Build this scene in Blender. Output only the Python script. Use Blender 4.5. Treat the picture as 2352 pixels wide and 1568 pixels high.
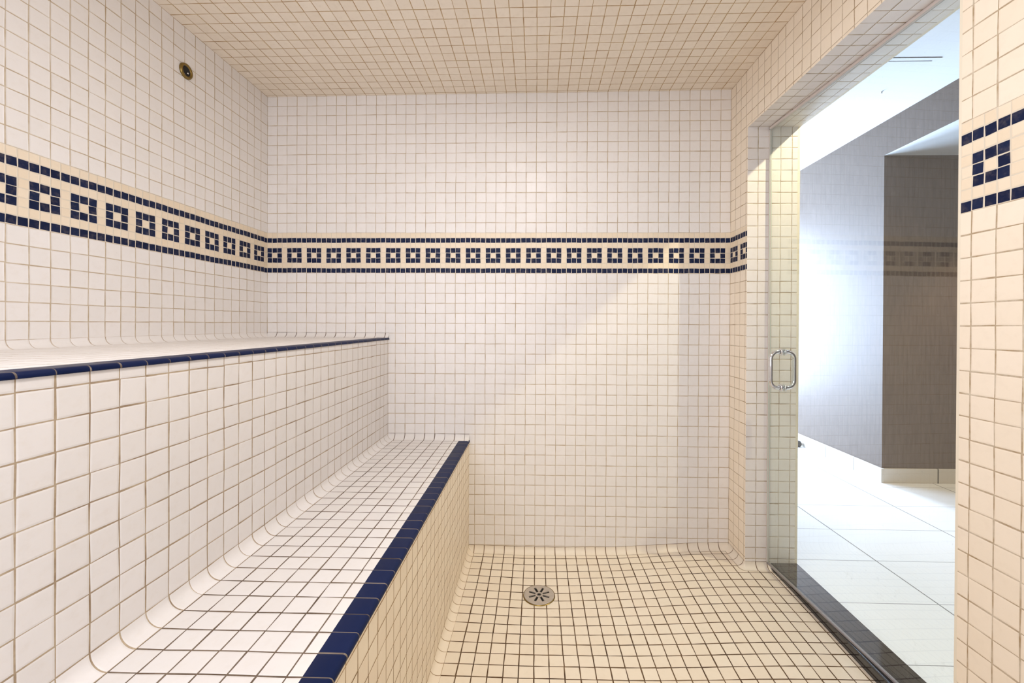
import bpy, bmesh, math, random
from mathutils import Matrix, Vector
random.seed(7)
sc = bpy.context.scene
for o in list(bpy.data.objects):
    bpy.data.objects.remove(o, do_unlink=True)

# ------------------------------------------------------------------ units
# everything is laid out in tile modules (T = 2 inches), X to the right,
# Y out from the back wall towards the viewer, Z up from the blue band.
T = 0.0508
Z0 = 27.5
def W(X, Y, Z):
    return Vector((X * T, -Y * T, (Z + Z0) * T))

# ------------------------------------------------------------------ camera
cam_d = bpy.data.cameras.new('camera'); cam = bpy.data.objects.new('camera', cam_d)
sc.collection.objects.link(cam); sc.camera = cam
CX, CY, CZ = 27.0424, 41.9007, -5.0133
yaw, pit, rol, FPX, PX, PY = .025, -.0045, .0047, 971.9957, 1207.099, 748.0655
Fv = Vector((-math.sin(yaw), math.cos(yaw), 0)); Rv = Vector((math.cos(yaw), math.sin(yaw), 0)); Uv = Vector((0, 0, 1))
F2 = Fv * math.cos(pit) + Uv * math.sin(pit); U2 = Uv * math.cos(pit) - Fv * math.sin(pit)
R3 = Rv * math.cos(rol) + U2 * math.sin(rol); U3 = U2 * math.cos(rol) - Rv * math.sin(rol)
M = Matrix.Identity(4)
for i in range(3):
    M[i][0], M[i][1], M[i][2] = R3[i], U3[i], -F2[i]
M.translation = W(CX, CY, CZ)
cam.matrix_world = M
cam_d.sensor_width = 36; cam_d.lens = 36 * FPX / 2352
cam_d.shift_x = (1176 - PX) / 2352; cam_d.shift_y = (PY - 784) / 2352
cam_d.clip_start = .02

# ------------------------------------------------------------------ world, view, lights
wd = bpy.data.worlds.new('daylight'); sc.world = wd; wd.use_nodes = True
bgn = wd.node_tree.nodes['Background']; bgn.inputs[0].default_value = (.55, .75, 1, 1); bgn.inputs[1].default_value = 1.5
vs = sc.view_settings; vs.view_transform = 'Standard'; vs.look = 'None'; vs.gamma = 1; vs.use_curve_mapping = False
vs.exposure = 0.56
sc.cycles.max_bounces = 16; sc.cycles.diffuse_bounces = 10; sc.cycles.glossy_bounces = 6
sc.cycles.transmission_bounces = 8; sc.cycles.transparent_max_bounces = 16
sc.cycles.caustics_reflective = False; sc.cycles.caustics_refractive = False
sc.cycles.sample_clamp_indirect = 6.0
sc.cycles.use_denoising = True

def light(name, kind, loc, target, energy, color, size=.2, size_y=None, spot=None, blend=.3, spread=None):
    d = bpy.data.lights.new(name, kind); o = bpy.data.objects.new(name, d); sc.collection.objects.link(o)
    o.location = loc
    o.rotation_euler = (Vector(target) - Vector(loc)).to_track_quat('-Z', 'Y').to_euler()
    d.energy = energy; d.color = color
    if kind == 'AREA':
        d.size = size
        if size_y: d.shape = 'RECTANGLE'; d.size_y = size_y
        else: d.shape = 'DISK'
        if spread: d.spread = spread
    else:
        d.shadow_soft_size = size
        if spot: d.spot_size = spot; d.spot_blend = blend
    return o
# unseen ceiling lamp, added above the frame to light the steam room
light('steam_room_fill', 'AREA', W(26, 23, 16.6), W(26, 22, -20), 8.2, (1, .965, .955), .34)
# soft fill added before the closed rear wall, no real source there
light('rear_fill_light', 'AREA', W(18, 46.5, -1), W(33, 0, 6), 18, (.87, .91, 1.03), 1.3, 1.0)
# warm recessed downlight in the corridor ceiling just outside the door
light('corridor_spot', 'SPOT', W(62.45, 14.1, 23.9), W(58, 12, -27), 82, (1, .85, .60), .02, spot=math.radians(150), blend=.4)
# daylight through the window at the far end of the corridor
light('corridor_daylight', 'AREA', W(67.5, -64, -2), W(67, 0, -6), 215, (.57, .70, 1), .75, 1.9)
light('corridor_side_fill', 'AREA', W(49.2, -44.5, -3), W(77, -43, -4), 96, (.52, .66, 1), 1.35, 1.6)  # added fill from the side, unseen, brightens the corridor wall

light('passage_fill_spot', 'SPOT', W(90, -9, 19.0), W(88, -12, -27), 34, (1, .68, .38), .03, spot=math.radians(74), blend=.6)  # warm fill added to tint the passage floor, source unseen

# ------------------------------------------------------------------ node helpers
class NG:
    def __init__(s, name):
        s.m = bpy.data.materials.new(name); s.m.use_nodes = True
        s.t = s.m.node_tree; s.t.nodes.clear()
        s.out = s.t.nodes.new('ShaderNodeOutputMaterial')
    def n(s, typ, **kw):
        x = s.t.nodes.new(typ)
        for k, v in kw.items(): setattr(x, k, v)
        return x
    def put(s, sock, v):
        if isinstance(v, bpy.types.NodeSocket): s.t.links.new(v, sock)
        elif v is not None: sock.default_value = v
    def op(s, o, a, b=None, c=None, clamp=False):
        x = s.n('ShaderNodeMath', operation=o, use_clamp=clamp)
        s.put(x.inputs[0], a); s.put(x.inputs[1], b); s.put(x.inputs[2], c)
        return x.outputs[0]
    def step(s, x, lo, hi):
        r = s.n('ShaderNodeMapRange', interpolation_type='SMOOTHSTEP')
        s.put(r.inputs['Value'], x); r.inputs['From Min'].default_value = lo; r.inputs['From Max'].default_value = hi
        return r.outputs[0]
    def mix(s, f, a, b):
        x = s.n('ShaderNodeMix', data_type='RGBA')
        s.put(x.inputs[0], f); s.put(x.inputs[6], a); s.put(x.inputs[7], b)
        return x.outputs[2]
    def fmix(s, f, a, b):
        x = s.n('ShaderNodeMix', data_type='FLOAT')
        s.put(x.inputs[0], f); s.put(x.inputs[2], a); s.put(x.inputs[3], b)
        return x.outputs[0]
    def noise(s, vec, scale, detail=2, rough=.5, dim='3D'):
        x = s.n('ShaderNodeTexNoise', noise_dimensions=dim)
        s.put(x.inputs['Vector'], vec); x.inputs['Scale'].default_value = scale
        x.inputs['Detail'].default_value = detail; x.inputs['Roughness'].default_value = rough
        return x.outputs['Fac']
    def vec(s, x, y, z=0.0):
        c = s.n('ShaderNodeCombineXYZ'); s.put(c.inputs[0], x); s.put(c.inputs[1], y); s.put(c.inputs[2], z)
        return c.outputs[0]
    def wn(s, x, y, z=0.0):
        w = s.n('ShaderNodeTexWhiteNoise', noise_dimensions='3D'); s.put(w.inputs['Vector'], s.vec(x, y, z))
        sp = s.n('ShaderNodeSeparateXYZ'); s.put(sp.inputs[0], w.outputs['Color'])
        return w.outputs['Value'], sp.outputs[0], sp.outputs[1], sp.outputs[2]
    def bsdf(s, **kw):
        b = s.n('ShaderNodeBsdfPrincipled')
        for k, v in kw.items(): s.put(b.inputs[k.replace('_', ' ')], v)
        s.t.links.new(b.outputs[0], s.out.inputs[0])
        return b
def rgb(r, g, b): return (r, g, b, 1)

def tile_material(name, tile, tile2, grout_a, grout_b, gw=.026, band=False, blue=False, rough=.34, gh=None, su=1.0, sv=1.0,
                  dirt=.12, jit=.012, bump=.35, squares_shift=0.0, gvar=.5, wob=.03, spec=.32):
    """hand-set mosaic in UV space, one UV unit = one tile"""
    g = NG(name)
    uv = g.n('ShaderNodeUVMap').outputs[0]
    sp = g.n('ShaderNodeSeparateXYZ'); g.put(sp.inputs[0], uv)
    u0, v0 = sp.outputs[0], sp.outputs[1]
    if su != 1: u0 = g.op('MULTIPLY', u0, su)
    if sv != 1: v0 = g.op('MULTIPLY', v0, sv)
    uvv = g.vec(u0, v0)
    n1 = g.noise(uvv, .22, 1); n2 = g.noise(g.vec(g.op('ADD', u0, 31.7), v0), .22, 1)
    u = g.op('ADD', u0, g.op('MULTIPLY', g.op('SUBTRACT', n1, .5), wob * 2))
    v = g.op('ADD', v0, g.op('MULTIPLY', g.op('SUBTRACT', n2, .5), wob * 2))
    def cell(uu, vv, w, soft, j, seed):
        cu = g.op('FLOOR', uu); cv = g.op('FLOOR', vv)
        val, r1, r2, r3 = g.wn(cu, cv, seed)
        fu = g.op('SUBTRACT', g.op('FRACT', uu), .5); fv = g.op('SUBTRACT', g.op('FRACT', vv), .5)
        fu = g.op('ADD', fu, g.op('MULTIPLY', g.op('SUBTRACT', r1, .5), j * 2))
        fv = g.op('ADD', fv, g.op('MULTIPLY', g.op('SUBTRACT', r2, .5), j * 2))
        # tiny rotation of each tile
        a = g.op('MULTIPLY', g.op('SUBTRACT', r3, .5), j * 4)
        fu2 = g.op('ADD', fu, g.op('MULTIPLY', fv, a)); fv2 = g.op('SUBTRACT', fv, g.op('MULTIPLY', fu, a))
        e = g.op('MAXIMUM', g.op('ABSOLUTE', fu2), g.op('ABSOLUTE', fv2))
        return cu, cv, val, e, g.step(e, .5 - w - soft, .5 - w + soft * .3), g.step(e, .5 - w - .07, .5 - w + .01)
    cu, cv, val, e, gm, edge = cell(u, v, gw, gw * .35, jit, 0.0)
    base = g.mix(val, tile, tile2)
    gfac = gm; bmp = edge
    if band:
        ub = g.op('ADD', g.op('MULTIPLY', g.op('ADD', u, squares_shift), 2.0), 0.0); vb = g.op('MULTIPLY', v, 2.0)
        cu2, cv2, val2, e2, gm2, edge2 = cell(ub, vb, gw * 1.7, gw * .6, jit * 2.4, 5.0)
        inb = g.op('MULTIPLY', g.op('GREATER_THAN', v, 0.0), g.op('LESS_THAN', v, 4.0))
        col = g.op('FLOORED_MODULO', cu2, 4.0)
        row0 = g.op('COMPARE', cv2, 0.0, .1); row6 = g.op('COMPARE', cv2, 6.0, .1)
        sq = g.op('MULTIPLY', g.op('MULTIPLY', g.op('GREATER_THAN', cv2, 1.5), g.op('LESS_THAN', cv2, 4.5)), g.op('LESS_THAN', col, 2.5))
        ctr = g.op('MULTIPLY', g.op('COMPARE', cv2, 3.0, .1), g.op('COMPARE', col, 1.0, .1))
        sq = g.op('SUBTRACT', sq, ctr)
        bl = g.op('MULTIPLY', inb, g.op('ADD', g.op('ADD', row0, row6), sq), clamp=True)
        cream = g.mix(val2, rgb(.80, .70, .56), rgb(.76, .65, .50))
        navy = g.mix(val2, rgb(.008, .013, .045), rgb(.012, .020, .062))
        bb = g.mix(bl, cream, navy)
        base = g.mix(inb, base, bb)
        gfac = g.fmix(inb, gm, gm2); bmp = g.fmix(inb, edge, edge2)
    cl = g.noise(uvv, .35, 4, .6); fine = g.noise(uvv, 2.2, 5, .65)
    if blue:
        base = g.mix(val, rgb(.0045, .011, .050), rgb(.0065, .014, .062))
    base = g.mix(g.op('MULTIPLY', g.step(fine, .45, .8), dirt), base, rgb(.55, .46, .34))
    gfn = g.op('ADD', g.op('MULTIPLY', g.noise(uvv, .9, 5, .7), .65), g.op('MULTIPLY', cl, .35))
    gc = g.mix(g.step(gfn, .5 - gvar * .32, .5 + gvar * .32), grout_a, grout_b)
    if band:
        gc = g.mix(inb, gc, rgb(.66, .60, .50))
    colr = g.mix(gfac, base, gc)
    ro = g.fmix(gfac, g.op('ADD', rough, g.op('MULTIPLY', val, .12)), .85)
    bn = g.n('ShaderNodeBump'); bn.inputs['Strength'].default_value = bump; bn.inputs['Distance'].default_value = .0015
    hgt = g.op('ADD', g.op('SUBTRACT', 1.0, bmp), g.op('MULTIPLY', g.noise(uvv, 1.3, 2), .35))
    g.put(bn.inputs['Height'], hgt)
    spc = g.fmix(bl, .32, .08) if band else (.10 if blue else spec)
    g.bsdf(Base_Color=colr, Roughness=ro, Normal=bn.outputs[0], Specular_IOR_Level=spc)
    return g.m

WH1, WH2 = rgb(.79, .77, .76), rgb(.76, .74, .725)
GT_A, GT_B = rgb(.60, .53, .43), rgb(.42, .33, .22)
M_back = tile_material('white_mosaic_with_navy_band', WH1, WH2, GT_A, GT_B, band=True)
M_left = tile_material('white_mosaic_left_wall', WH1, WH2, GT_A, GT_B, band=True, squares_shift=-.5)
M_right = tile_material('warm_lit_mosaic_right_wall', rgb(.84, .755, .64), rgb(.815, .725, .60), GT_A, rgb(.34, .24, .13), band=True)  # warm, brighter light on this wall is put into its tile colour
M_plain = tile_material('door_reveal_mosaic', rgb(.80, .77, .745), rgb(.77, .735, .705), GT_A, rgb(.30, .22, .13))
M_ceil = tile_material('tan_ceiling_mosaic', rgb(.79, .715, .61), rgb(.75, .67, .56), rgb(.50, .37, .20), rgb(.32, .19, .08), gw=.024, dirt=.25)
M_bench = tile_material('bench_mosaic', WH1, WH2, rgb(.50, .41, .29), rgb(.27, .19, .12), gw=.022)
M_riser = tile_material('cream_riser_mosaic', rgb(.79, .71, .60), rgb(.76, .67, .56), rgb(.40, .29, .17), rgb(.22, .14, .07), gw=.026)
M_seat = tile_material('seat_mosaic', rgb(.74, .72, .705), rgb(.71, .685, .665), rgb(.20, .15, .11), rgb(.09, .06, .04), gw=.028, rough=.5, spec=.2)
M_seat_up = tile_material('upper_seat_mosaic', WH1, WH2, rgb(.62, .55, .47), rgb(.36, .28, .2), gw=.024, rough=.6, spec=.12)
M_blue = tile_material('navy_bullnose', WH1, WH2, rgb(.30, .25, .2), rgb(.03, .02, .02), blue=True, gw=.02, rough=.35, dirt=0, bump=.2)
M_cove = tile_material('cream_floor_cove', rgb(.76, .70, .61), rgb(.74, .67, .57), rgb(.26, .18, .10), rgb(.12, .07, .04), gw=.03)
M_floor = tile_material('floor_mosaic', rgb(.76, .69, .585), rgb(.73, .65, .54), rgb(.15, .09, .045), rgb(.045, .022, .012), gw=.034, dirt=.18, rough=.45)
M_corr = tile_material('corridor_floor_tile', rgb(.77, .765, .75), rgb(.75, .74, .72), rgb(.22, .22, .21), rgb(.16, .16, .15), gw=.0045, su=1, sv=1, jit=.0, wob=0, dirt=.04, rough=.22, bump=.05)
M_base = tile_material('baseboard_tile', rgb(.62, .57, .50), rgb(.60, .55, .48), rgb(.2, .18, .16), rgb(.15, .14, .12), gw=.008, jit=0, wob=0, dirt=.1, rough=.35, bump=.05)

def simple(name, color, rough=.5, metal=0.0, spec=.5, noise_amt=0.0, nscale=20):
    g = NG(name)
    c = color
    if noise_amt:
        tc = g.n('ShaderNodeTexCoord').outputs['Object']
        c = g.mix(g.op('MULTIPLY', g.noise(tc, nscale, 4), noise_amt), color, rgb(*[x * .5 for x in color[:3]]))
    g.bsdf(Base_Color=c, Roughness=rough, Metallic=metal, Specular_IOR_Level=spec)
    return g.m
M_plaster = simple('white_ceiling_paint', rgb(.78, .80, .79), .8, noise_amt=.05, nscale=3)
M_chrome = simple('polished_chrome', rgb(.78, .79, .82), .06, 1.0)
M_steel = simple('brushed_steel', rgb(.56, .50, .44), .5, .5, noise_amt=.5, nscale=60)
M_brass = simple('aged_brass', rgb(.30, .21, .07), .3, 1.0, noise_amt=.5, nscale=80)
M_dark = simple('dark_void', rgb(.006, .005, .004), .7)
M_rubber = simple('black_rubber', rgb(.012, .012, .014), .45)
M_seal = simple('clear_vinyl_seal', rgb(.62, .55, .52), .25)
M_sealg = simple('grey_vinyl_sweep', rgb(.24, .22, .23), .3)
M_trimw = simple('white_metal', rgb(.75, .75, .74), .4)
M_edge = simple('cream_corner_bead', rgb(.76, .70, .58), .45)

def wallpaper(name, c1, c2):
    g = NG(name)
    uv = g.n('ShaderNodeUVMap').outputs[0]
    sp = g.n('ShaderNodeSeparateXYZ'); g.put(sp.inputs[0], uv)
    st = g.noise(g.vec(g.op('MULTIPLY', sp.outputs[0], 2.2), g.op('MULTIPLY', sp.outputs[1], .22)), 1.4, 5, .65)
    wv = g.noise(g.vec(g.op('MULTIPLY', sp.outputs[0], .5), g.op('MULTIPLY', sp.outputs[1], 9.0)), 1.5, 4, .6)
    f = g.op('ADD', g.op('MULTIPLY', st, .85), g.op('MULTIPLY', wv, .15))
    g.bsdf(Base_Color=g.mix(g.step(f, .3, .7), c1, c2), Roughness=g.op('ADD', .48, g.op('MULTIPLY', f, .2)), Specular_IOR_Level=.55)
    return g.m
M_paper = wallpaper('taupe_woven_wallpaper', rgb(.104, .073, .055), rgb(.150, .112, .088))

def granite():
    g = NG('black_granite')
    tc = g.n('ShaderNodeTexCoord').outputs['Object']
    v = g.n('ShaderNodeTexVoronoi'); g.put(v.inputs['Vector'], tc); v.inputs['Scale'].default_value = 420
    fl = g.op('LESS_THAN', v.outputs['Distance'], .16)
    n = g.noise(tc, 160, 3)
    base = g.mix(n, rgb(.006, .006, .008), rgb(.018, .019, .024))
    g.bsdf(Base_Color=g.mix(g.op('MULTIPLY', fl, .5), base, rgb(.10, .11, .13)), Roughness=.08, Specular_IOR_Level=1.0)
    return g.m
M_gran = granite()

def glass_material(name, tint, dust=True):
    g = NG(name)
    tr = g.n('ShaderNodeBsdfTransparent'); tr.inputs[0].default_value = tint
    gl = g.n('ShaderNodeBsdfGlossy'); gl.inputs['Roughness'].default_value = 0.0; gl.inputs[0].default_value = (1, 1, 1, 1)
    lw = g.n('ShaderNodeLayerWeight'); lw.inputs['Blend'].default_value = .5      # facing = 1 - |cos|
    fr = g.op('ADD', g.op('MULTIPLY', g.op('POWER', lw.outputs['Facing'], 5.0), .96), .04)
    mx = g.n('ShaderNodeMixShader'); g.put(mx.inputs[0], fr); g.put(mx.inputs[1], tr.outputs[0]); g.put(mx.inputs[2], gl.outputs[0])
    last = mx.outputs[0]
    if dust:
        tc = g.n('ShaderNodeTexCoord').outputs['Object']
        a = g.noise(tc, 26, 6, .7); b = g.noise(tc, 3.5, 3, .5); c = g.noise(tc, 140, 2)
        f = g.op('ADD', g.op('MULTIPLY', g.op('MULTIPLY', g.step(a, .60, .76), g.step(b, .45, .66)), .16), g.op('MULTIPLY', g.step(c, .72, .8), .18))
        f = g.op('ADD', f, .012)
        df = g.n('ShaderNodeBsdfDiffuse'); df.inputs[0].default_value = (.75, .78, .8, 1)
        m2 = g.n('ShaderNodeMixShader'); g.put(m2.inputs[0], f); g.put(m2.inputs[1], last); g.put(m2.inputs[2], df.outputs[0]); last = m2.outputs[0]
    g.t.links.new(last, g.out.inputs[0])
    return g.m
M_glass = glass_material('greenish_door_glass', rgb(.962, .984, .955))
M_gedge = simple('glass_edge', rgb(.50, .62, .56), .1)
M_pane = glass_material('window_glass', rgb(.97, .98, .98), False)

def emission(name, col, st):
    g = NG(name); e = g.n('ShaderNodeEmission'); e.inputs[0].default_value = col; e.inputs[1].default_value = st
    g.t.links.new(e.outputs[0], g.out.inputs[0]); return g.m
M_lamp = emission('lamp_lens', rgb(1, .85, .6), 6)
M_lamp2 = emission('added_lamp_lens', rgb(1, .93, .84), 4)

# ------------------------------------------------------------------ mesh helpers
class MB:
    def __init__(s): s.v = []; s.f = []; s.uv = []; s.mi = []; s.sm = []
    def face(s, pts, uvs=None, mi=0, smooth=False):
        k = len(s.v); s.v += [tuple(p) for p in pts]; s.f.append(list(range(k, k + len(pts))))
        s.uv.append(uvs or [(0, 0)] * len(pts)); s.mi.append(mi); s.sm.append(smooth)
    def quad(s, a, b, c, d, uvs=None, mi=0, smooth=False): s.face([a, b, c, d], uvs, mi, smooth)
    def box(s, x0, x1, y0, y1, z0, z1, mi=0):
        P = [(x, y, z) for z in (z0, z1) for y in (y0, y1) for x in (x0, x1)]
        for q in ((0, 1, 3, 2), (4, 6, 7, 5), (0, 4, 5, 1), (2, 3, 7, 6), (0, 2, 6, 4), (1, 5, 7, 3)):
            pts = [P[i] for i in q]
            ax = [max(p[i] for p in pts) - min(p[i] for p in pts) for i in range(3)]
            i, j = [k for k in range(3) if ax[k] > 1e-9 or k != ax.index(min(ax))][:2]
            s.face(pts, [(p[i], p[j]) for p in pts], mi)
    def grid(s, rows, uvr, mi=0, smooth=True):
        """rows: list of lists of points, shared vertices"""
        k = len(s.v); n = len(rows[0])
        for r in rows: s.v += [tuple(p) for p in r]
        for i in range(len(rows) - 1):
            for j in range(n - 1):
                s.f.append([k + i * n + j, k + i * n + j + 1, k + (i + 1) * n + j + 1, k + (i + 1) * n + j])
                s.uv.append([uvr[i][j], uvr[i][j + 1], uvr[i + 1][j + 1], uvr[i + 1][j]]); s.mi.append(mi); s.sm.append(smooth)
    def build(s, name, mats, parent=None, base=None, local=False, weld=True, recalc=False, bevel=0):
        """verts in tile coordinates; base = world location of the object's own origin"""
        if not isinstance(mats, (list, tuple)): mats = [mats]
        me = bpy.data.meshes.new(name)
        if local: pts = [Vector(p) * T for p in s.v]; org = Vector((0, 0, 0))
        else:
            pts = [W(*p) for p in s.v]; org = Vector(base) if base is not None else (Vector(parent['_org']) if parent and '_org' in parent else Vector((0, 0, 0)))
            pts = [p - org for p in pts]
        me.from_pydata([tuple(p) for p in pts], [], s.f)
        ul = me.uv_layers.new(name='UVMap'); k = 0
        for fu in s.uv:
            for q in fu: ul.data[k].uv = q; k += 1
        for i, p in enumerate(me.polygons): p.material_index = s.mi[i]; p.use_smooth = s.sm[i]
        for m in mats: me.materials.append(m)
        if weld or recalc or bevel:
            b = bmesh.new(); b.from_mesh(me)
            if weld: bmesh.ops.remove_doubles(b, verts=b.verts, dist=1e-5)
            if recalc: bmesh.ops.recalc_face_normals(b, faces=b.faces)
            if bevel: bmesh.ops.bevel(b, geom=list(b.edges), offset=bevel, segments=3, affect='EDGES', profile=.5)
            b.to_mesh(me); b.free()
        o = bpy.data.objects.new(name, me); sc.collection.objects.link(o)
        if parent is not None:
            o.parent = parent
            porg = Vector(parent['_org']) if '_org' in parent else Vector((0, 0, 0))
            o.location = (org - porg) if not local else (0, 0, 0)
        else: o.location = org
        o['_org'] = tuple(org)
        return o
    def lathe(s, prof, center, axis='Z', n=32, mi=0, smooth=True):
        """prof: (radius, height) along the axis"""
        rows = []; uvs = []
        for r, h in prof:
            row = []
            for k in range(n + 1):
                a = 2 * math.pi * k / n; c, q = r * math.cos(a), r * math.sin(a)
                if axis == 'Z': row.append((center[0] + c, center[1] + q, center[2] + h))
                elif axis == 'X': row.append((center[0] + h, center[1] + c, center[2] + q))
                else: row.append((center[0] + c, center[1] + h, center[2] + q))
            rows.append(row); uvs.append([(k / n, h) for k in range(n + 1)])
        s.grid(rows, uvs, mi, smooth)
    def tube(s, path, r, n=14, closed=False, mi=0):
        pts = [Vector(p) for p in path]; rows = []; uvs = []
        N = len(pts); prev = None
        for i in range(N + (1 if closed else 0)):
            p = pts[i % N]
            a = pts[(i - 1) % N] if (closed or i > 0) else pts[i]; b = pts[(i + 1) % N] if (closed or i < N - 1) else pts[i]
            t = (b - a).normalized()
            if prev is None:
                ref = Vector((0, 0, 1)) if abs(t.z) < .9 else Vector((1, 0, 0)); nn = t.cross(ref).normalized()
            else: nn = (prev - t * prev.dot(t)).normalized()
            prev = nn; bb = t.cross(nn)
            rows.append([p + (nn * math.cos(2 * math.pi * k / n) + bb * math.sin(2 * math.pi * k / n)) * r for k in range(n + 1)])
            uvs.append([(k / n, i) for k in range(n + 1)])
        s.grid(rows, uvs, mi)

def tag(o, label=None, cat=None, group=None, kind=None):
    if label: o['label'] = label
    if cat: o['category'] = cat
    if group: o['group'] = group
    if kind: o['kind'] = kind
    return o
def empty(name, X, Y, Z):
    o = bpy.data.objects.new(name, None); sc.collection.objects.link(o); o.location = W(X, Y, Z); o['_org'] = tuple(W(X, Y, Z))
    o.empty_display_size = .05
    return o

# ------------------------------------------------------------------ measures
XR = 46.0; YJ = 3.27; YO = 22.35; ZH = 12.75; XO = 50.65; YN = 48.0
U1, U2x = 12.35, 20.45            # bench faces
ZS1, ZS2 = -6.45, -16.57          # seats
XS = 48.25                        # sill inner face
def ceil_z(X): return 17.62 + .30 * X / 46
def sstep(t): t = max(0, min(1, t)); return t * t * (3 - 2 * t)
DR = (27.4, 6.4)
def floor_z(X, Y):
    d2 = (X - DR[0]) ** 2 + (Y - DR[1]) ** 2
    z = -27.52 - .34 * math.exp(-d2 / 40)
    z += (.62 * sstep((X - 33) / 13)) * (1 - .45 * sstep((Y - 2) / 16))
    return z
NC = 8
def arc(r, k): a = math.pi / 2 * k / NC; return r * (1 - math.sin(a)), r * (1 - math.cos(a))   # off wall? see use

def cove(mb, path, ztop, foot, uvu, r, umi=0, v0=0.0):
    """quarter-round cove along a wall foot. path: list of (x, y, nx, ny); uvu: u coordinate per point;
    foot(x, y) = height of the floor at the cove's end."""
    rows = []; uvs = []
    for k in range(NC + 1):
        a = math.pi / 2 * k / NC
        off = 1 - math.cos(a); h = 1 - math.sin(a)
        row = []; uu = []
        for (x, y, nx, ny), u in zip(path, uvu):
            fz = foot(x + nx * r, y + ny * r); rr = r
            zt = ztop if ztop is not None else fz + r
            row.append((x + nx * off * rr, y + ny * off * rr, fz + h * (zt - fz)))
            uu.append((u, v0 - k / NC))
        rows.append(row); uvs.append(uu)
    mb.grid(rows, uvs, umi, True)

# ------------------------------------------------------------------ setting: steam room shell
def structure(o): o['kind'] = 'structure'; return o
# back wall
mb = MB()
mb.quad((0, 0, -28), (XR, 0, -28), (XR, 0, 4), (0, 0, 4), [(0, -28), (XR, -28), (XR, 4), (0, 4)])
mb.quad((0, 0, 4), (XR, 0, 4), (XR, 0, ceil_z(XR)), (0, 0, ceil_z(0)), [(0, 4), (XR, 4), (XR, 17.98), (0, 17.98)])
def lin(a, b, n): return [a + (b - a) * i / n for i in range(n + 1)]
xs = lin(0, U1, 12); cove(mb, [(x, 0, 0, 1) for x in xs], ZS1 + .5, lambda x, y: ZS1, xs, .5, 1)
xs = lin(U1, U2x, 8); cove(mb, [(x, 0, 0, 1) for x in xs], ZS2 + .6, lambda x, y: ZS2, xs, .6, 1)
xs = lin(U2x, XR, 40); cove(mb, [(x, 0, 0, 1) for x in xs], None, floor_z, xs, .58, 2)
structure(mb.build('wall_back', [M_back, M_seat, M_cove]))
# left wall
mb = MB()
mb.quad((0, 0, -28), (0, YN, -28), (0, YN, 4), (0, 0, 4), [(0, -28), (YN, -28), (YN, 4), (0, 4)])
mb.quad((0, 0, 4), (0, YN, 4), (0, YN, ceil_z(0)), (0, 0, ceil_z(0)), [(0, 4), (YN, 4), (YN, 17.98), (0, 17.98)])
structure(mb.build('wall_left', [M_left]))
# near wall behind the viewer
mb = MB()
mb.quad((0, YN, -28), (XR, YN, -28), (XR, YN, ceil_z(XR)), (0, YN, ceil_z(0)), [(0, -28), (XR, -28), (XR, 17), (0, 17)])
structure(mb.build('wall_front', [M_back]))
# right wall with the doorway
mb = MB()
def rq(y0, y1, z0, z1, uo, zc=False):
    zt = ceil_z(XR) if zc else z1
    if z0 < 4:
        mb.quad((XR, y0, z0), (XR, y1, z0), (XR, y1, 4), (XR, y0, 4), [(y0 - uo, z0), (y1 - uo, z0), (y1 - uo, 4), (y0 - uo, 4)])
        z0 = 4
    vb = lambda z: 4 + (z - 4) * 13.98 / (ceil_z(XR) - 4)
    mb.quad((XR, y0, z0), (XR, y1, z0), (XR, y1, zt), (XR, y0, zt), [(y0 - uo, vb(z0)), (y1 - uo, vb(z0)), (y1 - uo, vb(zt)), (y0 - uo, vb(zt))])
rq(0, YJ, -28, 0, 0, True); rq(YJ, YO, ZH, 0, 0, True); rq(YO + .13, YN, -28, 0, .95 + 22, True)
mb.quad((XR, YO, -28), (XR, YO + .13, -28), (XR, YO + .13, ceil_z(XR)), (XR, YO, ceil_z(XR)), None, 2)
# reveals
def vq(a, b, c, d, uvs, mi): mb.quad(a, b, c, d, uvs, mi)
XT = XO - .22
vq((XR, YJ, -28), (XT, YJ, -28), (XT, YJ, ZH), (XR, YJ, ZH), [(.06, -27.9), (XT - XR + .06, -27.9), (XT - XR + .06, ZH + .1), (.06, ZH + .1)], 1)
vq((XR, YO, -28), (XT, YO, -28), (XT, YO, ZH), (XR, YO, ZH), [(.06, -27.9), (XT - XR + .06, -27.9), (XT - XR + .06, ZH + .1), (.06, ZH + .1)], 1)
vq((XR, YJ, ZH), (XT, YJ, ZH), (XT, YO, ZH), (XR, YO, ZH), [(.06, YJ - .45), (XT - XR + .06, YJ - .45), (XT - XR + .06, YO - .45), (.06, YO - .45)], 1)
# outer corner bead and plastered corridor face
for y, s_ in ((YJ, 1), (YO, -1)):
    mb.quad((XT, y, -28), (XO, y, -28), (XO, y, ZH), (XT, y, ZH), None, 2)
mb.quad((XT, YJ, ZH), (XO, YJ, ZH), (XO, YO, ZH), (XT, YO, ZH), None, 2)
S0, S1, SZ0, SZ1 = -59, -30, -20, 14      # side window added out of view to brighten the corridor wall
for y0, y1, z0, z1 in ((-66, S0, -28, 25), (S1, YJ, -28, 25), (S0, S1, -28, SZ0), (S0, S1, SZ1, 25), (YJ, YO, ZH, 25), (YO, 56, -28, 25)):
    mb.quad((XO, y0, z0), (XO, y1, z0), (XO, y1, z1), (XO, y0, z1), [(y0, z0), (y1, z0), (y1, z1), (y0, z1)], 3)
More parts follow.
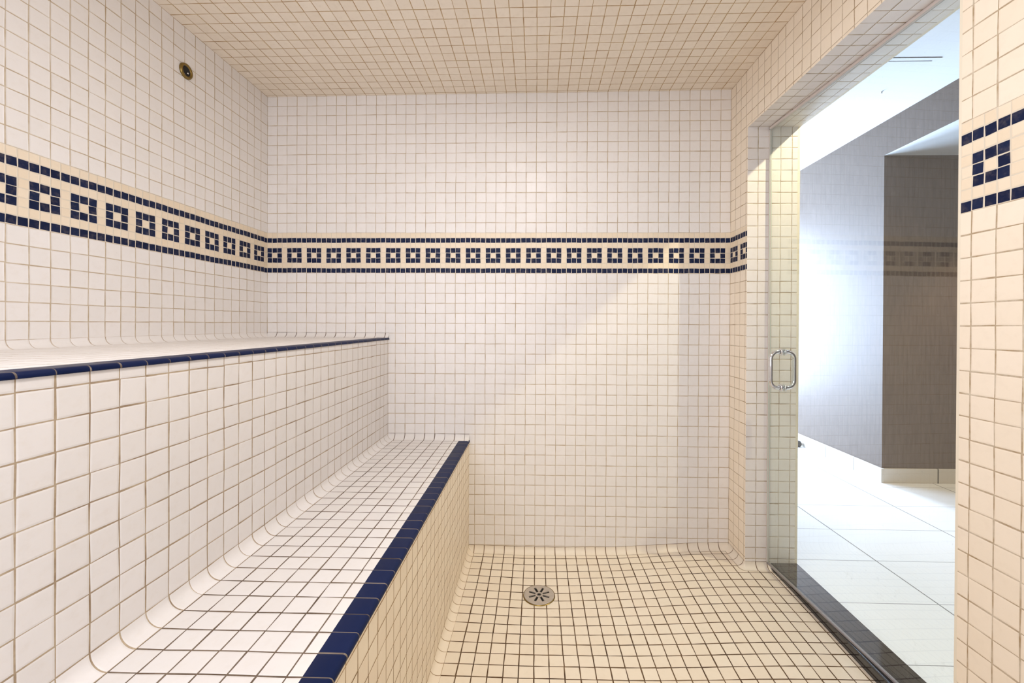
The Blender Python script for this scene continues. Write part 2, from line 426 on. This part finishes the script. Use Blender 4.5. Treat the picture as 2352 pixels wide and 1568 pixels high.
# coves: short return, round the corner, doorway reveal
r = .58
ys = lin(0, YJ, 6); cove(mb, [(XR, y, -1, 0) for y in ys], None, floor_z, ys, r, 4)
fan = [math.pi - math.pi / 2 * k / 8 for k in range(9)]
cove(mb, [(XR, YJ, math.cos(a), math.sin(a)) for a in fan], None, floor_z, [3.1 + .8 * k / 8 for k in range(9)], r, 4)
xs = lin(XR, XS, 5); cove(mb, [(x, YJ, 0, 1) for x in xs], None, floor_z, [x - XR + .06 for x in xs], r, 4)
ys = lin(YO, YN, 30); cove(mb, [(XR, y, -1, 0) for y in ys], None, floor_z, [y - 22.95 for y in ys], r, 4)
structure(mb.build('wall_right', [M_right, M_plain, M_edge, M_paper, M_cove]))
# ceiling
mb = MB(); ny = 8
mb.quad((0, 0, ceil_z(0)), (XR, 0, ceil_z(XR)), (XR, YN, ceil_z(XR)), (0, YN, ceil_z(0)), [(0, -.3), (XR, -.3), (XR, YN - .3), (0, YN - .3)])
structure(mb.build('ceiling', [M_ceil]))
# floor, falling to the drain
mb = MB()
xs = lin(U2x - .2, XS, 70); ysn = lin(0, YN, 96)
rows = [[(x, y, floor_z(x, y)) for x in xs] for y in ysn]
for i, y in enumerate(ysn):
    for j, x in enumerate(xs):
        if x > XR + .01 and (y < YJ - .3 or y > YO + .3): pass
mb.grid(rows, [[(x, y - .05) for x in xs] for y in ysn], 0, True)
structure(mb.build('floor', [M_floor]))

# ------------------------------------------------------------------ the two-tier bench
bench = tag(empty('tiled_bench', 10, 24, -27.5), 'two-tier white mosaic bench with navy edge tiles running along the left wall', 'bench')
SE = .33
def sweep(mb, prof, pv, us, mi=0, smooth=True, ny=96):
    ys = lin(0, YN, ny)
    mb.grid([[(x, y, z) for y in ys] for x, z in prof], [[(y - us, v) for y in ys] for v in pv], mi, smooth)
def covep(x0, zt, r, v0=0.0, n=8):
    pts = []; vs_ = []
    for k in range(n + 1):
        a = math.pi / 2 * k / n
        pts.append((x0 + r * (1 - math.cos(a)), zt - r * math.sin(a))); vs_.append(v0 - k / n)
    return pts, vs_
def bull(x1, zt, drop=.19, rad=.16, w=1.05):
    pts = [(x1 + .06 - w, zt + .0), (x1 + .06 - w + .02, zt + .012), (x1 + .06 - rad, zt + .012)]
    for k in range(1, 7):
        a = math.pi / 2 * k / 6
        pts.append((x1 + .06 - rad + rad * math.sin(a), zt + .012 - rad + rad * math.cos(a)))
    pts += [(x1 + .06, zt - drop), (x1, zt - drop)]
    L = len(pts)
    return pts, [.06 + .86 * i / (L - 1) for i in range(L)]
# upper seat
mb = MB(); p, v = covep(0, ZS1 + .5, .5)
p += [(U1 - .97, ZS1)]; v += [-1 - (U1 - .97 - .5)]
sweep(mb, p, v, 0.0); mb.build('upper_seat', [M_seat_up], bench)
mb = MB(); p, v = bull(U1, ZS1); sweep(mb, p, v, SE); mb.build('navy_edge_trim', [M_blue], bench)['label'] = 'upper navy bullnose edge'
mb = MB(); sweep(mb, [(U1, ZS1 - .15), (U1, ZS2 + .6)], [ZS1 - .15 + .03, -16.0], SE, smooth=False)
p, v = covep(U1, ZS2 + .6, .6, -16.0); sweep(mb, p, v, SE); mb.build('upper_riser', [M_bench], bench)
mb = MB(); sweep(mb, [(U1 + .6, ZS2), (U2x - .97, ZS2)], [0, -(U2x - .97 - U1 - .6)], SE, smooth=False); mb.build('lower_seat', [M_seat], bench)
mb = MB(); p, v = bull(U2x, ZS2); sweep(mb, p, v, SE); mb.build('navy_edge_trim', [M_blue], bench)['label'] = 'lower navy bullnose edge'
# lower riser with the cove to the floor
mb = MB(); zc = -27.0
ys = lin(0, YN, 96)
sweep(mb, [(U2x, ZS2 - .15), (U2x, zc)], [ZS2 - .15, -27.0], SE, smooth=False)
rows = []; uvs = []
for k in range(9):
    a = math.pi / 2 * k / 8
    rows.append([(U2x + .6 * (1 - math.cos(a)), y, zc + (floor_z(U2x + .6, y) - zc) * math.sin(a)) for y in ys]); uvs.append([(y - SE + .28 * k / 8, -27 - k / 8) for y in ys])
mb.grid(rows, uvs); mb.build('lower_riser', [M_riser], bench)

# ------------------------------------------------------------------ floor drain
dz = floor_z(*DR) + .09
drain = tag(empty('floor_drain', DR[0], DR[1], dz), 'round metal floor drain with eight radial slots set in the mosaic floor', 'drain')
mb = MB(); sw = .1; hole = .09; r1, r2, R = .34, .92, 1.25; n = 5
ringsR = [hole, r1, r2, R]
def colangles(rr):
    s_ = math.asin(min(.9, sw / rr)); h = math.pi / 8
    return [-h + (h - s_) * i / n for i in range(n + 1)] + [s_ + (h - s_) * i / n for i in range(n + 1)]
for sct in range(8):
    c = math.pi / 4 * sct + math.pi / 8
    for zz in (0.03, -.05):
        for ri in range(3):
            A, B = colangles(max(ringsR[ri], .12)), colangles(ringsR[ri + 1])
            for j in range(2 * n + 1):
                if ri == 1 and j == n: continue
                P = [(ringsR[ri], A[j]), (ringsR[ri], A[j + 1]), (ringsR[ri + 1], B[j + 1]), (ringsR[ri + 1], B[j])]
                mb.face([(DR[0] + q * math.cos(c + t), DR[1] + q * math.sin(c + t), dz + zz) for q, t in P])
    for sgn in (-1, 1):   # slot walls
        P = []
        for q in (r1, r2):
            t = math.asin(sw / q) * sgn; P.append((DR[0] + q * math.cos(c + t), DR[1] + q * math.sin(c + t)))
        mb.face([(P[0][0], P[0][1], dz + .03), (P[1][0], P[1][1], dz + .03), (P[1][0], P[1][1], dz - .05), (P[0][0], P[0][1], dz - .05)])
mb.lathe([(R, .03), (R + .03, .01), (R + .03, -.05)], (DR[0], DR[1], dz), n=64)
mb.build('grate', [M_steel], drain)
mb = MB(); mb.lathe([(.001, -.06), (R, -.06)], (DR[0], DR[1], dz), n=48); mb.build('drain_well', [M_dark], drain)
mb = MB(); mb.lathe([(R + .03, -.02), (R + .07, .01), (R + .11, -.12)], (DR[0], DR[1], dz), n=64); mb.build('rim', [M_brass], drain)
mb = MB(); mb.lathe([(.001, .035), (.07, .035), (.09, .02)], (DR[0], DR[1], dz), n=16); mb.build('screw', [M_dark], drain)

# ------------------------------------------------------------------ brass wall fitting, upper left
NZ = (0, 9.95, 14.28)
noz = tag(empty('wall_nozzle', *NZ), 'round aged brass nozzle with a dark hole high on the left wall', 'nozzle')
mb = MB(); mb.lathe([(.58, 0.0), (.58, .08), (.55, .14), (.48, .17), (.40, .15), (.36, .09)], NZ, 'X', 40); mb.build('flange', [M_brass], noz)
mb = MB(); mb.lathe([(.37, .10), (.34, .05), (.001, .03)], NZ, 'X', 32); mb.build('orifice', [M_dark], noz)
mb = MB(); mb.lathe([(.07, .04), (.07, .10), (.05, .13), (.001, .14)], (0, NZ[1] - .12, NZ[2] - .1), 'X', 16); mb.build('spray_tip', [M_chrome], noz)

# ------------------------------------------------------------------ door sill
ZT = -26.42
mb = MB(); mb.box(XS, XO, YJ - .02, YO + .02, -28, ZT)
sill = mb.build('door_threshold', [M_gran], base=W((XS + XO) / 2, 12.8, -28), recalc=True, bevel=.006)
tag(sill, 'polished black granite threshold under the glass door', 'threshold')

# ------------------------------------------------------------------ glass door, a few degrees ajar
D0 = Vector((47.96, 3.45)); D1 = Vector((49.0, 22.2)); dv = (D1 - D0); DL = dv.length; de = dv.normalized(); dn = Vector((de.y, -de.x))
def dp(s_, n_, z): p = D0 + de * s_ + dn * n_; return (p.x, p.y, z)
door = tag(empty('glass_door', *dp(DL, 0, ZT)), 'frameless clear glass door in the right-hand doorway, standing slightly ajar', 'door')
ZB, ZG = ZT + .12, ZH - .28
def dbox(mb, s0, s1, n0, n1, z0, z1, mi=0):
    P = [dp(s_, n_, z) for z in (z0, z1) for n_ in (n0, n1) for s_ in (s0, s1)]
    for q in ((0, 1, 3, 2), (4, 6, 7, 5), (0, 4, 5, 1), (2, 3, 7, 6), (0, 2, 6, 4), (1, 5, 7, 3)): mb.face([P[i] for i in q], None, mi)
mb = MB(); dbox(mb, 0, DL, -.1, .1, ZB, ZG)
gp = mb.build('glass_panel', [M_glass, M_gedge], door, recalc=True)
for p_ in gp.data.polygons:
    if abs(p_.normal.z) > .9 or abs(p_.normal.y) > .9: p_.material_index = 1
mb = MB(); mb.tube([dp(-.0, .0, ZG + .13), dp(DL, .0, ZG + .13)], .15, 12); mb.build('top_seal', [M_seal], door)
mb = MB(); mb.tube([dp(-.08, 0, ZB), dp(-.08, 0, ZG)], .1, 12); mb.build('edge_seal', [M_seal], door)
mb = MB(); dbox(mb, 0, DL, -.11, .07, ZB - .1, ZB + .02); mb.build('bottom_seal', [M_sealg], door)
# pull handle, both sides of the glass as one ring
hs = 1.82; hz0, hz1, ha, hr = -10.36, -7.30, 1.02, .62
pts = []
for cx_, cz_, a0 in ((ha - hr, hz1 - hr, 0), (-ha + hr, hz1 - hr, 90), (-ha + hr, hz0 + hr, 180), (ha - hr, hz0 + hr, 270)):
    for k in range(9):
        a = math.radians(a0 + 90 * k / 8); pts.append(dp(hs, cx_ + hr * math.cos(a), cz_ + hr * math.sin(a)))
mb = MB(); mb.tube(pts, .165, 16, closed=True); hd = mb.build('pull_handle', [M_chrome], door)
for z in (hz0, hz1):
    for sgn in (-1, 1):
        mb = MB()
        prof = [(.001, .1), (.27, .1), (.31, .13), (.31, .2), (.27, .24), (.2, .25)]
        rows = []; n = 20
        for rr, h in prof:
            rows.append([dp(hs + rr * math.cos(2 * math.pi * k / n), sgn * h, z + rr * math.sin(2 * math.pi * k / n)) for k in range(n + 1)])
        mb.grid(rows, [[(0, 0)] * (n + 1) for _ in rows]); mb.build('rosette', [M_chrome], hd)

# ------------------------------------------------------------------ corridor
XA, YA = 76.78, -20.07; ZC = 24.2; ZSF = 19.35; ZF = -27.5; YB2 = 6.0; XE = 112.0; YW = -62.0; YE = 56.0
mb = MB()
mb.quad((XO - 2.4, YW, ZF), (XE, YW, ZF), (XE, YE, ZF), (XO - 2.4, YE, ZF), [((x - 59.65) / 12.05, (y + 5.58) / 6.3) for x, y in ((XO - 2.4, YW), (XE, YW), (XE, YE), (XO - 2.4, YE))])
structure(mb.build('floor', [M_corr]))
mb = MB(); mb.quad((XO, YW, ZC), (XA, YW, ZC), (XA, YE, ZC), (XO, YE, ZC)); structure(mb.build('ceiling', [M_plaster]))
def wq(mb, a, b, z0, z1, mi=0):
    L = math.hypot(b[0] - a[0], b[1] - a[1])
    mb.quad((a[0], a[1], z0), (b[0], b[1], z0), (b[0], b[1], z1), (a[0], a[1], z1), [(0, z0), (L, z0), (L, z1), (0, z1)], mi)
mb = MB()
wq(mb, (XA, YW), (XA, YA), ZF, ZC); wq(mb, (XA, YA), (XA, YB2), ZSF, ZC); wq(mb, (XA, YB2), (XA, YE), ZF, ZC)
structure(mb.build('wall_corridor', [M_paper]))
mb = MB(); wq(mb, (XA, YA), (XE, YA), ZF, ZSF); wq(mb, (XE, YA), (XE, YB2), ZF, ZSF); wq(mb, (XE, YB2), (XA, YB2), ZF, ZSF)
structure(mb.build('wall_passage', [M_paper]))
mb = MB(); mb.quad((XA, YA, ZSF), (XE, YA, ZSF), (XE, YB2, ZSF), (XA, YB2, ZSF)); structure(mb.build('ceiling', [M_plaster]))
mb = MB(); wq(mb, (XO, YE), (XA, YE), ZF, ZC); structure(mb.build('wall_near', [M_paper]))
# far end wall with the window that lights the corridor
wx0, wx1, wz0, wz1 = 59.5, 75.4, -21, 17
mb = MB()
for a, b, z0, z1 in ((XO, wx0, ZF, ZC), (wx1, XA, ZF, ZC), (wx0, wx1, ZF, wz0), (wx0, wx1, wz1, ZC)): wq(mb, (a, YW), (b, YW), z0, z1)
structure(mb.build('wall_far', [M_paper]))
mb = MB()
for a, b, z0, z1 in ((wx0, wx0 + .8, wz0, wz1), (wx1 - .8, wx1, wz0, wz1), (wx0, wx1, wz0, wz0 + .8), (wx0, wx1, wz1 - .8, wz1), (67.0, 67.8, wz0, wz1)):
    mb.box(a, b, YW - .8, YW + .1, z0, z1)
win = structure(mb.build('window_1', [M_trimw], base=W(64, YW, wz0)))
mb = MB(); mb.box(wx0, wx1, YW - .5, YW - .35, wz0, wz1); mb.build('pane', [M_pane], win)
mb = MB()
for a, b, z0, z1 in ((S0, S0 + .8, SZ0, SZ1), (S1 - .8, S1, SZ0, SZ1), (S0, S1, SZ0, SZ0 + .8), (S0, S1, SZ1 - .8, SZ1), (-44.9, -44.1, SZ0, SZ1)):
    mb.box(XO - .8, XO + .1, a, b, z0, z1)
win2 = structure(mb.build('added_side_window', [M_trimw], base=W(XO, -44, SZ0)))  # unseen frame added around the opening for the side fill
mb = MB(); mb.box(XO - .5, XO - .35, S0, S1, SZ0, SZ1); mb.build('pane', [M_pane], win2)
# baseboards
mb = MB(); mb.box(XA - .28, XA, YW, YA + .28, ZF, ZF + 2.05)
for i, f in enumerate(mb.uv): mb.uv[i] = [((q[0] if abs(q[0]) < 50 and q[0] < 30 and False else q[0]), q[1]) for q in f]
def baseboard(name, x0, x1, y0, y1, along):
    m_ = MB(); m_.box(x0, x1, y0, y1, ZF, ZF + 2.05)
    for i, f in enumerate(m_.f):
        m_.uv[i] = [(((m_.v[k][1] + 25.1 + 63) / 6.3) if along == 'Y' else ((m_.v[k][0] - 84.45) / 12.05 + 5), .5 + .1 * (m_.v[k][2] - ZF) / 2) for k in f]
    o = m_.build(name, [M_base], base=W((x0 + x1) / 2, (y0 + y1) / 2, ZF), recalc=True, bevel=.003)
    return structure(o)
baseboard('baseboard_corridor', XA - .28, XA, YW, YA + .28, 'Y')
baseboard('baseboard_passage', XA - .0, XE, YA, YA + .28, 'X')
baseboard('baseboard_near', XA - .28, XA, YB2, YE, 'Y')

# linear slot diffuser in the corridor ceiling
vent = tag(empty('ceiling_vent', 66, -5.66, ZC), 'long slot air diffuser in the white corridor ceiling beyond the door', 'air vent')
mb = MB(); mb.box(57.5, 71.2, -5.90, -5.42, ZC - .03, ZC); mb.build('frame', [M_plaster], vent)
mb = MB(); mb.box(58, 71.03, -5.42, -5.31, ZC - .035, ZC); mb.build('slot', [M_dark], vent)
mb = MB(); mb.box(58, 70.51, -6.02, -5.91, ZC - .035, ZC); mb.build('slot', [M_dark], vent)
# small sprinkler
sp_ = tag(empty('fire_sprinkler', 70.04, -12.17, ZC), 'tiny metal sprinkler head in the white corridor ceiling', 'sprinkler')
mb = MB(); mb.lathe([(.001, -.02), (.13, -.02), (.16, 0)], (70.04, -12.17, ZC), n=20); mb.build('cover_plate', [M_trimw], sp_)
mb = MB(); mb.lathe([(.05, -.02), (.05, -.16), (.10, -.17), (.10, -.2), (.001, -.2)], (70.04, -12.17, ZC), n=12); mb.build('deflector', [M_steel], sp_)
# recessed downlight
dl = tag(empty('recessed_downlight', 62.45, 14.1, ZC), 'round recessed warm downlight in the corridor ceiling outside the glass door', 'ceiling light')
mb = MB(); mb.lathe([(.9, 0), (1.15, -.06), (1.3, -.03), (1.3, 0)], (62.45, 14.1, ZC), n=32); mb.build('trim_ring', [M_trimw], dl)
mb = MB(); mb.lathe([(.001, -.01), (.9, -.01)], (62.45, 14.1, ZC), n=32); mb.build('lens', [M_lamp], dl)
dl2 = tag(empty('recessed_downlight', 90, -9, ZSF), 'round warm downlight added out of view in the lowered ceiling as fill for the side passage', 'ceiling light')  # unseen fixture added to go with the passage fill
mb = MB(); mb.lathe([(.9, 0), (1.15, -.06), (1.3, -.03), (1.3, 0)], (90, -9, ZSF), n=32); mb.build('trim_ring', [M_trimw], dl2)
mb = MB(); mb.lathe([(.001, -.01), (.9, -.01)], (90, -9, ZSF), n=32); mb.build('lens', [M_lamp], dl2)
# fixture added around the steam room fill, out of view
sl = tag(empty('added_ceiling_lamp', 26, 23, 17.58), 'round flush lamp added out of view on the mosaic ceiling to light the steam room', 'ceiling light')
mb = MB(); mb.lathe([(3.5, .25), (3.5, -.35), (3.3, -.45), (3.2, -.4)], (26, 23, 17.58), n=40); mb.build('ring', [M_chrome], sl)
mb = MB(); mb.lathe([(3.2, -.4), (2.4, -.62), (1.2, -.74), (.001, -.78)], (26, 23, 17.58), n=40); mb.build('lens', [M_lamp2], sl)
# door stop at the foot of the corridor wall
ds = tag(empty('door_stop', 75.4, -37.6, -26.9), 'small black-tipped door stop on the pale baseboard far down the corridor', 'door stop')
mb = MB(); mb.lathe([(.34, 1.0), (.3, .9), (.2, .8), (.2, .3)], (75.5, -37.6, -26.95), 'X', 14); mb.build('rod', [M_steel], ds)
mb = MB(); mb.lathe([(.001, -.7), (.34, -.62), (.52, -.38), (.6, 0), (.5, .25), (.2, .42)], (75.75, -37.6, -26.95), 'X', 20); mb.build('rubber_tip', [M_rubber], ds)

for o in bpy.data.objects:
    if '_org' in o: del o['_org']
